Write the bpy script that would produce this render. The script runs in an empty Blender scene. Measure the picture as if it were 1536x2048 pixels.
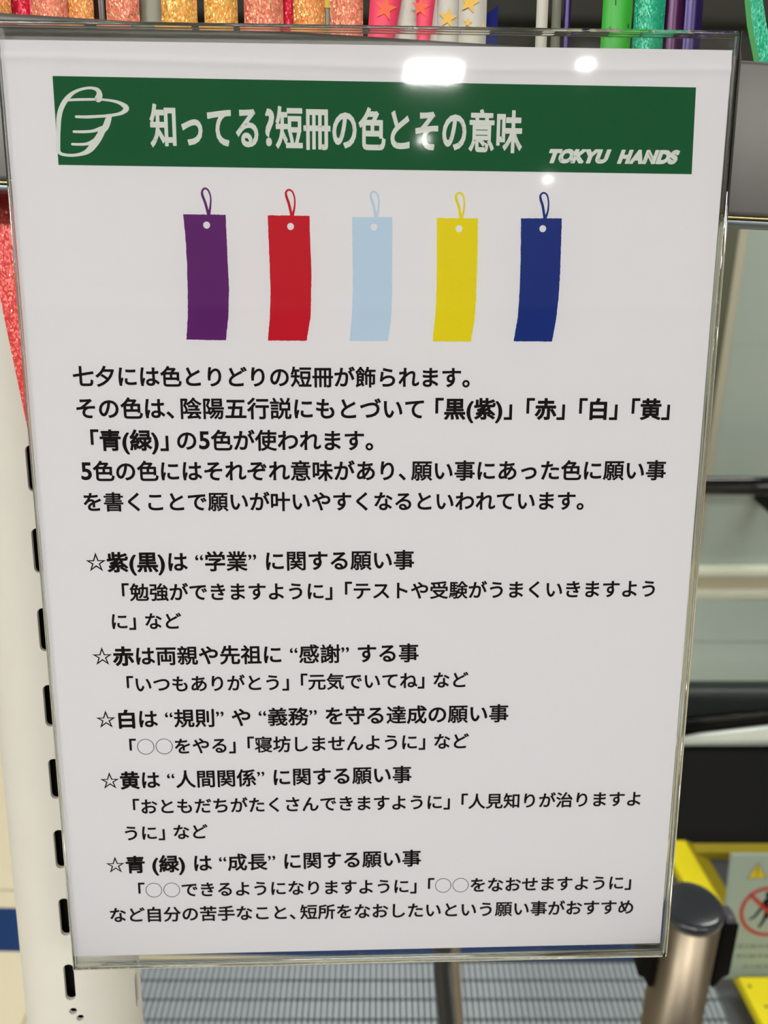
import bpy, bmesh, math, random
from mathutils import Vector, Matrix
from mathutils.geometry import tessellate_polygon
R = math.radians
random.seed(7)
scn = bpy.context.scene
COL = scn.collection

# ---------------------------------------------------------------- camera
PITCH = R(22.4)
F_PX = 1750.0
CAM = Vector((0, 0, 1.64))
cd = bpy.data.cameras.new('camera')
cam = bpy.data.objects.new('camera', cd)
COL.objects.link(cam)
scn.camera = cam
cam.location = CAM
cam.rotation_euler = (R(90) - PITCH, 0, 0)
cd.sensor_fit = 'VERTICAL'
cd.sensor_height = 36.0
cd.sensor_width = 27.0
cd.lens = F_PX / 2048 * 36
cd.clip_start = 0.01
cd.clip_end = 60
cd.dof.use_dof = True
cd.dof.focus_distance = 0.275
cd.dof.aperture_fstop = cd.lens / 1.9

# ---------------------------------------------------------------- world, exposure
w = bpy.data.worlds.new('world')
scn.world = w
w.use_nodes = True
w.node_tree.nodes['Background'].inputs[0].default_value = (1, .98, .94, 1)
w.node_tree.nodes['Background'].inputs[1].default_value = .3
scn.view_settings.view_transform = 'Standard'
scn.view_settings.look = 'None'
scn.view_settings.gamma = 1
scn.view_settings.use_curve_mapping = False
scn.view_settings.exposure = 0.1
scn.cycles.max_bounces = 10
scn.cycles.transparent_max_bounces = 16

# ---------------------------------------------------------------- ceiling lights (positions in metres, size, watts)
def area(name, loc, sx, sy, watt, col=(1, .984, .966)):
    d = bpy.data.lights.new(name, 'AREA')
    d.shape = 'RECTANGLE'
    d.size = sx
    d.size_y = sy
    d.energy = watt
    d.color = col
    o = bpy.data.objects.new(name, d)
    o.location = loc
    COL.objects.link(o)
    return o
CEIL = 2.9
LIGHTS = [(-1.7, -1.85, 1.2, .3, 40), (0.0, -1.85, 1.2, .3, 32), (1.7, -1.85, 1.2, .3, 12), (-3.2, -3.4, 1.2, .3, 52), (3.2, -3.4, 1.2, .3, 10),
          (-1.7, 1.9, 1.2, .3, 9), (1.7, 1.3, 1.2, .3, 13), (0.0, 3.2, 1.2, .3, 12)]
for (x, y, sx, sy, wt) in LIGHTS:
    area('ceiling_lamp', (x, y, CEIL - .035), sx, sy, wt)
# lamps whose mirror images stand in the acrylic
SPOTS = [(.365, -2.37, .17, .12, 8), (.85, -2.29, .045, .03, .8), (1.01, -3.38, .035, .05, .4), (.40, -2.94, .04, .06, .4)]
for (x, y, sx, sy, wt) in SPOTS:
    area('ceiling_lamp', (x, y, CEIL - .035), sx, sy, wt)

# ---------------------------------------------------------------- helpers
def lin(c):
    c = c / 255
    return c / 12.92 if c <= .04045 else ((c + .055) / 1.055) ** 2.4
def rgb(r, g, b):
    return (lin(r), lin(g), lin(b), 1)
def mat(name, col, rough=.5, metal=0, spec=.5, noise=0, nscale=200, bump=0, coat=0):
    m = bpy.data.materials.new(name)
    m.use_nodes = True
    nt = m.node_tree
    b = nt.nodes['Principled BSDF']
    b.inputs['Base Color'].default_value = col
    b.inputs['Roughness'].default_value = rough
    b.inputs['Metallic'].default_value = metal
    b.inputs['Specular IOR Level'].default_value = spec
    if coat:
        b.inputs['Coat Weight'].default_value = coat
        b.inputs['Coat Roughness'].default_value = .06
    if noise or bump:
        tc = nt.nodes.new('ShaderNodeTexCoord')
        n = nt.nodes.new('ShaderNodeTexNoise')
        n.inputs['Scale'].default_value = nscale
        n.inputs['Detail'].default_value = 4
        nt.links.new(tc.outputs['Object'], n.inputs['Vector'])
        if noise:
            mr = nt.nodes.new('ShaderNodeMapRange')
            mr.inputs['To Min'].default_value = 1 - noise
            mr.inputs['To Max'].default_value = 1 + noise
            nt.links.new(n.outputs['Fac'], mr.inputs['Value'])
            hs = nt.nodes.new('ShaderNodeHueSaturation')
            hs.inputs['Color'].default_value = col
            nt.links.new(mr.outputs[0], hs.inputs['Value'])
            nt.links.new(hs.outputs[0], b.inputs['Base Color'])
        if bump:
            bp = nt.nodes.new('ShaderNodeBump')
            bp.inputs['Strength'].default_value = bump
            bp.inputs['Distance'].default_value = .0005
            nt.links.new(n.outputs['Fac'], bp.inputs['Height'])
            nt.links.new(bp.outputs[0], b.inputs['Normal'])
    return m

def link(name, me, m=None, parent=None, M=None):
    o = bpy.data.objects.new(name, me)
    COL.objects.link(o)
    if m and me is not None and not me.materials:
        me.materials.append(m)
    if parent is not None:
        o.parent = parent
    elif M is not None:
        o.matrix_world = M
    return o
def empty(name, M=None, parent=None):
    return link(name, None, None, parent, M)
def tag(o, label=None, cat=None, group=None, kind=None):
    if label: o['label'] = label
    if cat: o['category'] = cat
    if group: o['group'] = group
    if kind: o['kind'] = kind
    return o
def mesh(name, verts, faces, smooth=False):
    me = bpy.data.meshes.new(name)
    me.from_pydata([tuple(v) for v in verts], [], [tuple(f) for f in faces])
    me.update()
    if smooth:
        for p in me.polygons:
            p.use_smooth = True
    return me
def fixn(me):
    bm = bmesh.new(); bm.from_mesh(me)
    bmesh.ops.recalc_face_normals(bm, faces=bm.faces)
    bm.to_mesh(me); bm.free()
    return me
def bevelled(me, wdt, seg=2):
    bm = bmesh.new(); bm.from_mesh(me)
    bmesh.ops.recalc_face_normals(bm, faces=bm.faces)
    bmesh.ops.bevel(bm, geom=list(bm.edges), offset=wdt, segments=seg, profile=.5, affect='EDGES', clamp_overlap=True)
    for f in bm.faces: f.smooth = seg > 1
    bm.to_mesh(me); bm.free()
    return me
def box(x0, x1, y0, y1, z0, z1, bev=0, seg=2, name='box'):
    v = [(x, y, z) for x in (x0, x1) for y in (y0, y1) for z in (z0, z1)]
    f = [(0, 1, 3, 2), (4, 6, 7, 5), (0, 4, 5, 1), (2, 3, 7, 6), (0, 2, 6, 4), (1, 5, 7, 3)]
    me = mesh(name, v, f)
    return bevelled(me, bev, seg) if bev else fixn(me)
def prism(pts, a, b, axis='z', bev=0, seg=2, holes=(), name='prism'):
    """polygon pts (2D) extruded from a to b; axis z: (x,y)->xyz ; axis y: (x,z)"""
    loops = [list(pts)] + [list(h) for h in holes]
    flat = [p for l in loops for p in l]
    tris = tessellate_polygon([[Vector((p[0], p[1], 0)) for p in l] for l in loops])
    def P(p, h):
        return (p[0], p[1], h) if axis == 'z' else (p[0], h, p[1])
    n = len(flat)
    v = [P(p, a) for p in flat] + [P(p, b) for p in flat]
    f = []
    if not holes:
        f = [tuple(range(n)), tuple(range(2 * n - 1, n - 1, -1))]
    else:
        for t in tris:
            f.append(tuple(t)); f.append(tuple(i + n for i in reversed(t)))
    k = 0
    for l in loops:
        for i in range(len(l)):
            j = (i + 1) % len(l)
            f.append((k + i, k + j, n + k + j, n + k + i))
        k += len(l)
    me = mesh(name, v, f)
    return bevelled(me, bev, seg) if bev else fixn(me)
def flat(polys, h, name='print'):
    """printed shapes: polygons (each [outer, holes...]) lying at height h above the sheet"""
    v, f = [], []
    for i_, loops in enumerate(polys):
        k = len(v)
        v += [(p[0], p[1], h * (1 + .03 * (i_ % 7))) for l in loops for p in l]   # microns apart, so overlapping ink never lies in one plane
        for t in tessellate_polygon([[Vector((p[0], p[1], 0)) for p in l] for l in loops]):
            f.append(tuple(i + k for i in t))
    me = mesh(name, v, f)
    # every printed face looks at the reader (+z)
    bm = bmesh.new(); bm.from_mesh(me)
    for fc in bm.faces:
        if fc.normal.z < 0: fc.normal_flip()
    bm.to_mesh(me); bm.free()
    return me
def tube(path, r, n=16, name='tube', caps=True):
    """round tube along a list of 3D points; r number or list"""
    v, f = [], []
    pts = [Vector(p) for p in path]
    for i, p in enumerate(pts):
        d = (pts[min(i + 1, len(pts) - 1)] - pts[max(i - 1, 0)]).normalized()
        a = d.cross(Vector((0, 1, 0.01)))
        if a.length < .1: a = d.cross(Vector((1, 0, 0)))
        a.normalize(); b = d.cross(a)
        rr = r[i] if isinstance(r, (list, tuple)) else r
        for k in range(n):
            t = 2 * math.pi * k / n
            v.append(p + a * math.cos(t) * rr + b * math.sin(t) * rr)
    for i in range(len(pts) - 1):
        for k in range(n):
            k2 = (k + 1) % n
            f.append((i * n + k, i * n + k2, (i + 1) * n + k2, (i + 1) * n + k))
    if caps:
        f.append(tuple(range(n))); f.append(tuple((len(pts) - 1) * n + k for k in range(n)))
    return fixn(mesh(name, v, f, True))
def lathe(prof, n=40, name='lathe'):
    v, f = [], []
    for (r, z) in prof:
        for k in range(n):
            t = 2 * math.pi * k / n
            v.append((r * math.cos(t), r * math.sin(t), z))
    for i in range(len(prof) - 1):
        for k in range(n):
            k2 = (k + 1) % n
            f.append((i * n + k, i * n + k2, (i + 1) * n + k2, (i + 1) * n + k))
    f.append(tuple(range(n))); f.append(tuple((len(prof) - 1) * n + k for k in range(n)))
    return fixn(mesh(name, v, f, True))
def disc(cx, cy, r, n=24):
    return [(cx + r * math.cos(2 * math.pi * k / n), cy + r * math.sin(2 * math.pi * k / n)) for k in range(n)]
def stroke(pts, n_end=6):
    """outline polygon quads of a variable width stroke [(x,y,width)] -> list of polygons"""
    # smooth by Catmull-Rom
    P = [Vector(p) for p in pts]
    Q = []
    for i in range(len(P) - 1):
        a, b, c, d = P[max(i - 1, 0)], P[i], P[i + 1], P[min(i + 2, len(P) - 1)]
        for s in range(5):
            t = s / 5
            Q.append(.5 * ((2 * b) + (c - a) * t + (2 * a - 5 * b + 4 * c - d) * t * t + (3 * b - a - 3 * c + d) * t ** 3))
    Q.append(P[-1])
    L, Rr = [], []
    for i, q in enumerate(Q):
        d = Vector((Q[min(i + 1, len(Q) - 1)] - Q[max(i - 1, 0)]))[:2]
        l = math.hypot(*d) or 1
        nx, ny = -d[1] / l, d[0] / l
        h = q[2] / 2
        L.append((q[0] + nx * h, q[1] + ny * h)); Rr.append((q[0] - nx * h, q[1] - ny * h))
    polys = [[[L[i], L[i + 1], Rr[i + 1], Rr[i]]] for i in range(len(Q) - 1)]
    for q in (Q[0], Q[-1]):
        polys.append([disc(q[0], q[1], q[2] / 2, 12)])
    return polys
MM = .001
# frame of the tilted rack: x right, y up along the sign, z towards the reader; units metres
FR = Matrix(((0.99935, 0.00327, 0.03591, -0.00440977),
             (0.03479, 0.17467, -0.98401, 0.255932),
             (-0.00949, 0.98462, 0.17444, 1.5218876),
             (0, 0, 0, 1)))
def mm(me):
    me.transform(Matrix.Scale(MM, 4)); return me

# ================================================================ SETTING
m_floor = mat('tile_cream', rgb(212, 203, 174), .6, spec=.25, noise=.03, nscale=6)
m_grout = mat('grout', rgb(170, 162, 140), .8)
m_ceil = mat('ceiling_paint', rgb(178, 178, 174), .9)
m_wall = mat('wall_paint', rgb(205, 203, 196), .85)
m_lampbody = mat('lamp_rim', rgb(235, 235, 232), .5)
def emit(name, s, col=(1, .98, .94, 1)):
    m = bpy.data.materials.new(name); m.use_nodes = True
    nt = m.node_tree; nt.nodes.clear()
    e = nt.nodes.new('ShaderNodeEmission'); o = nt.nodes.new('ShaderNodeOutputMaterial')
    e.inputs[0].default_value = col; e.inputs[1].default_value = s
    nt.links.new(e.outputs[0], o.inputs[0])
    return m
m_glow = emit('lamp_glow', 14)
m_glow2 = emit('small_lamp_glow', 5)
X0, X1, Y0, Y1 = -4.2, 4.2, -6.0, 4.2
floor = link('floor', box(X0, X1, Y0, Y1, -.10, -.004), m_grout); tag(floor, kind='structure')
tag(link('ceiling', box(X0, X1, Y0, Y1, CEIL, CEIL + .1), m_ceil), kind='structure')
tag(link('wall_left', box(X0 - .1, X0, Y0, Y1, -.1, CEIL + .1), m_wall), kind='structure')
tag(link('wall_right', box(X1, X1 + .1, Y0, Y1, -.1, CEIL + .1), m_wall), kind='structure')
tag(link('wall_front', box(X0 - .1, X1 + .1, Y1, Y1 + .1, -.1, CEIL + .1), m_wall), kind='structure')
tag(link('wall_back', box(X0 - .1, X1 + .1, Y0 - .1, Y0, -.1, CEIL + .1), m_wall), kind='structure')
# floor tiles, 0.6 m grid, where the view can reach them
T = .6
tile_me = box(.002, T - .002, .002, T - .002, -.004, 0, .0015, 1)
for i in range(-3, 5):
    for j in range(-2, 5):
        x, y = -.734 + i * T, 1.597 + (j - 2) * T
        o = link('floor_tile', tile_me, m_floor, floor); o.location = (x, y, 0)
# blue band laid on the floor
m_blue = mat('blue_tape', rgb(16, 50, 98), .5, spec=.2)
bs = prism([(-2.2, 1.475), (1.3, 1.375), (1.3, 1.475), (-2.2, 1.60)], .0004, .0016)
bs = prism([(-2.2, 1.452), (.70, 1.389), (.70, 1.500), (-2.2, 1.576)], .0004, .0016)
tag(link('floor_stripe', bs, m_blue), 'wide blue stripe laid across the cream floor tiles behind the white post', 'floor marking')
m_white = mat('white_line', rgb(238, 238, 232), .4)
tag(link('floor_line', box(-2.2, .62, 2.18, 2.34, .0004, .002), m_white), 'white line on the floor at the far left, beyond the blue stripe', 'floor marking')

# ---- ceiling lamps: housings round every lamp
def lamp_housing(x, y, sx, sy, glow=None):
    t = empty('ceiling_light', Matrix.Translation((x, y, CEIL)))
    fr = [(-sx / 2 - .02, -sy / 2 - .02), (sx / 2 + .02, -sy / 2 - .02), (sx / 2 + .02, sy / 2 + .02), (-sx / 2 - .02, sy / 2 + .02)]
    ho = [(-sx / 2, -sy / 2), (sx / 2, -sy / 2), (sx / 2, sy / 2), (-sx / 2, sy / 2)]
    link('frame', prism(fr, -.03, 0, holes=[ho]), m_lampbody, t)
    link('diffuser', box(-sx / 2, sx / 2, -sy / 2, sy / 2, -.028, -.01), glow or m_glow, t)
    return t
for k, (x, y, sx, sy, wt) in enumerate(LIGHTS):
    lb = ['left of the middle row behind the viewer', 'centre of the middle row behind the viewer', 'right of the middle row behind the viewer', 'far back by the left wall',
          'far back by the right wall', 'front left above the blue floor stripe', 'front right above the escalator base', 'furthest front, near the front wall'][k]
    tag(lamp_housing(x, y, sx, sy), 'long ceiling light, ' + lb, 'ceiling light', 'long ceiling lights')
for k, (x, y, sx, sy, wt) in enumerate(SPOTS):
    lb = ['square ceiling light mirrored as a bright rectangle at the sheet top', 'small downlight mirrored at the top right corner of the sheet',
          'small downlight mirrored under the shop name on the green banner', 'small downlight mirrored on the title characters'][k]
    tag(lamp_housing(x, y, sx, sy, m_glow if k == 0 else m_glow2), lb, 'ceiling light')

# unseen dark cabinet added behind the viewer to darken the acrylic's reflections
m_cab = mat('cabinet_dark', rgb(40, 38, 36), .6)
cb = empty('added_dark_cabinet', Matrix.Translation((0, -1.5, 0)))
tag(cb, 'unseen dark tall cabinet added behind the viewer to darken reflections in the holder', 'cabinet')
for nm, q in (('side_panel', (-1.5, -1.47, -.2, .2, 0, 1.9)), ('side_panel', (1.47, 1.5, -.2, .2, 0, 1.9)), ('back_panel', (-1.469, 1.469, -.2, -.18, .05, 1.87)),
              ('top', (-1.469, 1.469, -.179, .2, 1.87, 1.9)), ('bottom_shelf', (-1.469, 1.469, -.179, .2, .05, .08)), ('shelf', (-1.469, 1.469, -.179, .15, .5, .52)),
              ('shelf', (-1.469, 1.469, -.179, .15, .95, .97)), ('shelf', (-1.469, 1.469, -.179, .15, 1.4, 1.42))):
    link(nm, box(*q, .003, 1), m_cab, cb)

# ================================================================ ESCALATOR LANDING (behind the rack)
m_alu = mat('aluminium_slat', rgb(172, 180, 190), .4, metal=.2, noise=.06, nscale=40)
m_matbase = mat('mat_base', rgb(108, 118, 112), .8)
m_matbar = mat('mat_bar', rgb(72, 82, 80), .7)
gm = empty('slatted_floor_mat', Matrix.Translation((0, 0, 0)))
tag(gm, 'grey slatted metal mat on the floor below the acrylic holder', 'floor mat')
link('base', box(-.58, .70, .80, 1.387, .0004, .006), m_matbase, gm)
rows = [1.3875 - .0455 * k for k in range(13)]
PW = .0125
slat_me = box(-.0026, .0026, -.0195, .0195, .006, .0105, .0008, 1)
cnt = 0
rest_v, rest_f = [], []
base_co = [v.co.copy() for v in slat_me.vertices]; base_fc = [tuple(p.vertices) for p in slat_me.polygons]
xs = [-.573 + PW * k for k in range(102)]
for j, y0 in enumerate(rows[:-1]):
    yc = y0 - .0455 / 2
    for x in xs:
        # what the picture shows: rows 0..3 between the post and the stanchion
        if j < 4 and -.52 < x < .42 and cnt < 300:
            o = link('slat', slat_me, m_alu, gm); o.location = (x, yc, 0); cnt += 1
        else:
            k = len(rest_v)
            rest_v += [c + Vector((x, yc, 0)) for c in base_co]; rest_f += [tuple(i + k for i in f) for f in base_fc]
tag(link('slat_rows', mesh('slat_rows', rest_v, rest_f), m_alu, gm), kind='stuff')
for j, y0 in enumerate(rows[1:-1]):
    link('cross_bar', box(-.58, .70, y0 - .0022, y0 + .0022, .006, .0088), m_matbar, gm)
link('border', box(-.585, .705, 1.3875, 1.3895, .0004, .011), m_matbar, gm)

# dark panel + black handrail body in front, pale panels further back: both at real depth
m_pale = mat('pale_green_panel', rgb(160, 173, 164), .35, noise=.02, nscale=3, coat=.3)
m_pale2 = mat('lower_panel', rgb(206, 222, 212), .4)
m_trim = mat('cream_trim', rgb(226, 228, 208), .35)
m_trim2 = mat('beige_trim', rgb(196, 190, 164), .45)
m_trim3 = mat('post_trim', rgb(176, 172, 150), .6)
m_olive = mat('dark_olive_post', rgb(84, 86, 68), .5)
m_black = mat('black_rubber', rgb(14, 14, 14), .07)
m_slate = mat('slate_gloss', rgb(40, 46, 44), .3, spec=.3)
m_dark = mat('dark_skirt', rgb(14, 14, 11), .6, spec=.12)
m_steel = mat('steel_trim', rgb(236, 246, 240), .2, metal=.35)  # whitened low-metal colour, standing in for the trim's bright glint
eb = empty('far_balustrade', Matrix.Translation((1.5, 2.3, 0)))
tag(eb, 'pale green balustrade panels with cream rails beyond the black handrail', 'balustrade')
def bx(parent, name, m, x0, x1, y0, y1, z0, z1, bev=0, seg=2):
    p = parent.matrix_world.translation if parent.parent is None else Vector((0, 0, 0))
    me = box(x0, x1, y0, y1, z0, z1, bev, seg)
    me.transform(Matrix.Translation(-parent.location))
    return link(name, me, m, parent)
bx(eb, 'upper_panel', m_pale, .89, 2.9, 2.30, 2.34, 1.169, 1.72)
bx(eb, 'upper_panel', m_pale, .89, 2.9, 2.3006, 2.34, .525, 1.1685)
bx(eb, 'trim_rail', m_trim, .70, 2.9, 2.27, 2.34, .500, .5249, .004)
bx(eb, 'trim_band', m_trim2, .70, 2.9, 2.29, 2.34, .452, .4999)
bx(eb, 'trim_rail', m_trim, .70, 2.9, 2.27, 2.34, .425, .4519, .004)
bx(eb, 'lower_panel', m_pale2, .70, 2.9, 2.30, 2.34, .268, .4249, .002, 1)
bx(eb, 'lower_panel', m_pale2, .70, 2.9, 2.305, 2.34, .0, .262, .002, 1)
bx(eb, 'post', m_olive, .80, .888, 2.285, 2.34, .525, 1.72, .003)
bx(eb, 'post_strip', m_trim3, .8881, .912, 2.292, 2.34, .525, 1.72, .002)
# black handrail in front of the pale panels
hr = empty('handrail', Matrix.Translation((1.5, 2.1, 0)))
tag(hr, 'glossy black handrail running across in front of the pale green panels', 'handrail')
link('rail', tube([(-.95, 0, .847), (1.3, 0, .847)], .0235, 24), m_black, hr)
for x in (1.035, 1.85, 2.6):
    bx(hr, 'bracket', m_dark, x, x + .04, 2.09, 2.12, .74, .835, .003)
    bx(hr, 'bracket_arm', m_dark, x + .01, x + .04, 2.12, 2.30, .73, .77, .002)
# near balustrade end
nb = empty('escalator_base', Matrix.Translation((1.4, 1.92, 0)))
tag(nb, 'low black escalator base with thick rail and curved steel trim above dark skirt', 'escalator')
def zat(v, y):      # height of an image row at depth y (build aid, camera pitch 22.4)
    t = PITCH + math.atan((v - 1024) / F_PX)
    return CAM.z - y * math.tan(t)
def P2(x, z): return (x - 1.4, z)
low = [(.60, .236), (.75, .245), (.83, .257), (.92, .268), (1.0, .277), (1.2, .286), (2.9, .29)]
top = [(.60, .180), (.74, .188), (.793, .197), (.837, .209), (.929, .222), (1.014, .234), (1.2, .245), (2.9, .25)]
rail = [P2(.60, .346), P2(2.9, .346)] + [P2(*p) for p in reversed(low)]
link('rail_cover', prism(rail, .0, .065, 'y', .024, 5), m_slate, nb)
rim = [P2(x, z + .0) for x, z in low] + [P2(x, z + .0005) for x, z in reversed(top)]
link('rail_edge', prism(rim, .004, .05, 'y', .004, 2), m_black, nb)
stl = [P2(x, z) for x, z in top] + [P2(2.9, .180), P2(.60, .172)]
link('steel_trim', prism(stl, .0, .04, 'y', .003, 2), m_steel, nb)
sk = prism([(.03, .174), (-.20, .0032), (.12, .0032), (.12, .174)], -.8, 1.5, 'z')
sk.transform(Matrix(((0, 0, 1, 0), (1, 0, 0, 0), (0, 1, 0, 0), (0, 0, 0, 1))))
link('skirt', fixn(sk), m_dark, nb)
# dark floor plate in front of the skirt, inside the yellow frame
m_plate = mat('dark_plate', rgb(70, 73, 76), .4)
tag(link('landing_plate', box(.66, 2.6, 1.20, 1.90, .0004, .003), m_plate), 'dark grey landing plate on the floor inside the yellow frame', 'floor plate')
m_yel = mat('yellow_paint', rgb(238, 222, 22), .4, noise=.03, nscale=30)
m_yel_shade = mat('yellow_paint_shaded', rgb(160, 144, 20), .5, noise=.06, nscale=40)  # darker copy of the yellow, painting shade onto the slope and back beam
m_screw = mat('screw', rgb(120, 110, 50), .4, metal=.6)
yf = empty('yellow_floor_frame', Matrix.Translation((.8, 1.5, 0)))
tag(yf, 'yellow painted raised frame on the floor in front of the dark escalator skirt', 'floor frame')
def bl(y): return .700 + (1.73 - y) * .118
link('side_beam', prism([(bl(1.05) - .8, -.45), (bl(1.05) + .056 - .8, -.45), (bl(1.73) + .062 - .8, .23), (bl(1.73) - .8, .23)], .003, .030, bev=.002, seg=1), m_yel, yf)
a0, a1 = bl(1.05) + .0565 - .8, bl(1.73) + .0625 - .8
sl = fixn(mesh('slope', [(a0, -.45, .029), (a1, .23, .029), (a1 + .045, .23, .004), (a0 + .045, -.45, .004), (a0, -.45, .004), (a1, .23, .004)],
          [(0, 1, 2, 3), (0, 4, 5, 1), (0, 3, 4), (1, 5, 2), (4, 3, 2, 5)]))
link('side_slope', sl, m_yel_shade, yf)
bx(yf, 'back_beam', m_yel_shade, .775, 2.4, 1.690, 1.722, .003, .028, .002, 1)
link('front_block', prism([(.735 - .8, 1.312 - 1.5), (.752 - .8, 1.08 - 1.5), (.88 - .8, 1.08 - 1.5), (.88 - .8, 1.312 - 1.5)], .0305, .056, bev=.002, seg=1), m_yel, yf)
for x, y in ((.750, 1.289), (.766, 1.243)):
    me = lathe([(.0035, 0), (.0035, .001), (.002, .0016)], 12)
    o = link('screw', me, m_screw, yf); o.location = (x - .8, y - 1.5, .0561)

# leaning warning board
m_board = mat('board_white', rgb(150, 166, 154), .35)
m_red = mat('sign_red', rgb(172, 34, 26), .5)
m_ink = mat('ink_black', rgb(20, 16, 14), .7, spec=.1)
m_grey = mat('ink_grey', rgb(104, 118, 110), .6)
m_signy = mat('sign_yellow', rgb(208, 184, 20), .5)
bd = empty('warning_board', Matrix.Translation((.709, 1.322, .0362)) @ Matrix.Rotation(R(90 - 9), 4, 'X'))
tag(bd, 'pale warning board leaning behind the belt post, with triangle and red prohibition ring', 'sign board')
link('board', box(-.009, .30, .0, .297, -.006, 0, .0015, 1), m_board, bd)

link('triangle_outline', flat([[[(.0260, .2530), (.0700, .2530), (.0480, .2920)]]], .0003), m_grey, bd)
link('warning_triangle', flat([[[(.0300, .2552), (.0660, .2552), (.0480, .2868)]]], .0005), m_signy, bd)
link('exclamation_mark', flat([[[(.0468, .2800), (.0492, .2800), (.0488, .2660), (.0472, .2660)]], [disc(.048, .2620, .0016, 10)]], .0008), m_ink, bd)
def ringp(cx, cy, r1, r0, n=48):
    a, b = disc(cx, cy, r1, n), disc(cx, cy, r0, n)
    return [[[a[i], a[(i + 1) % n], b[(i + 1) % n], b[i]]] for i in range(n)]
rc = (.0790, .1765)
fig = stroke([(.043, .1585, .004), (.052, .1640, .0055), (.060, .1770, .006), (.066, .1850, .006)]) + stroke([(.066, .1850, .009), (.072, .1980, .012), (.078, .2050, .012)]) \
    + stroke([(.064, .1400, .005), (.072, .1560, .007), (.076, .1700, .009), (.076, .1900, .011)]) + stroke([(.078, .166, .008), (.092, .160, .006), (.094, .142, .005)]) \
    + stroke([(.080, .202, .006), (.092, .193, .005), (.102, .200, .004)]) + [[disc(.0770, .2160, .0075, 18)]]
link('climbing_figure', flat(fig, .0003), m_ink, bd)
link('prohibition_ring', flat(ringp(rc[0], rc[1], .0585, .0510), .0006), m_red, bd)
d0 = .0395
link('prohibition_bar', flat(stroke([(rc[0] - d0, rc[1] + d0, .0085), (rc[0] + d0, rc[1] - d0, .0085)]), .0009), m_red, bd)
lrow = []
for (yy, hh, x0) in ((.0935, .007, .024), (.0700, .0075, .024), (.0440, .0065, .040)):
    x = x0
    k = 0
    while x < .275:
        wd = (.011, .006, .017, .009, .013)[k % 5]
        # three short bars read as blurred characters
        for q in range(3):
            yb = yy - hh / 2 + q * hh / 2.6
            lrow.append([[(x, yb), (x + wd, yb), (x + wd, yb + hh * .2), (x, yb + hh * .2)]])
        lrow.append([[(x + wd * .45, yy - hh / 2), (x + wd * .6, yy - hh / 2), (x + wd * .6, yy + hh / 2), (x + wd * .45, yy + hh / 2)]])
        x += wd + .0035; k += 1
link('small_print', flat(lrow, .0003), m_grey, bd)

for c in bd.children:
    if c.name != 'board' and not c.name.startswith('board'): c.data.transform(Matrix.Translation((0, -.0125, 0)))

# ================================================================ BELT STANCHION
m_brushed = mat('brushed_steel', rgb(132, 121, 104), .36, metal=1)
m_cap = mat('cap_plastic', rgb(40, 43, 48), .22, coat=.3)
m_cass = mat('belt_black', rgb(8, 8, 7), .8, spec=.1)
m_lav = mat('clip_grey', rgb(66, 66, 76), .4)
st = empty('belt_stanchion', Matrix.Translation((.332, .7115, 0)))
tag(st, 'stainless belt post with domed black cap and black belt clips, right of the holder bottom', 'belt post')
link('base', lathe([(.165, 0.0006), (.165, .008), (.150, .016), (.05, .026), (.0335, .03)]), m_brushed, st)
link('tube', lathe([(.0325, .0301), (.0325, .8775)], 48), m_brushed, st)
link('cap', lathe([(.0333, .8776), (.0341, .8795), (.0344, .883), (.0338, .8865), (.0318, .889), (.028, .8903), (.014, .8908), (.001, .891)], 48), m_cap, st)
for sx in (1, -1):
    pr = [(.0335 * sx, .870), (.0505 * sx, .870), (.0510 * sx, .796), (.0430 * sx, .790), (.0385 * sx, .780), (.0335 * sx, .775)]
    c = link('belt_clip', prism(pr, -.011, .011, 'y', .0015, 2), m_cass, st)
    link('clip_top', prism([(.0355 * sx, .8705), (.0355 * sx, .878), (.044 * sx, .878), (.0500 * sx, .8705)], -.010, .010, 'y', .002, 2), m_lav, st)

# dark bent tube seen through the gap under the holder
m_dtube = mat('dark_tube', rgb(30, 30, 33), .35)
m_btube = mat('beige_side', rgb(128, 116, 100), .5)
kt = empty('bent_stand', Matrix.Translation((.098, 1.0, 0)))
tag(kt, 'dark bent tube with beige edge standing on the slatted mat below the holder', 'stand')
path = [(.045, 0, .014), (.030, 0, .10), (.012, 0, .22), (.002, 0, .34), (-.008, 0, .45), (-.012, 0, .60), (-.004, 0, .74), (.02, 0, .80)]
link('tube', tube(path, .0125, 20), m_dtube, kt)
link('beige_tube', tube([(x + .0215, .004, z) for x, y, z in path], .0085, 16), m_btube, kt)
link('foot', box(-.03, .12, -.05, .05, .0108, .014, .001, 1), m_dtube, kt)

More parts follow.
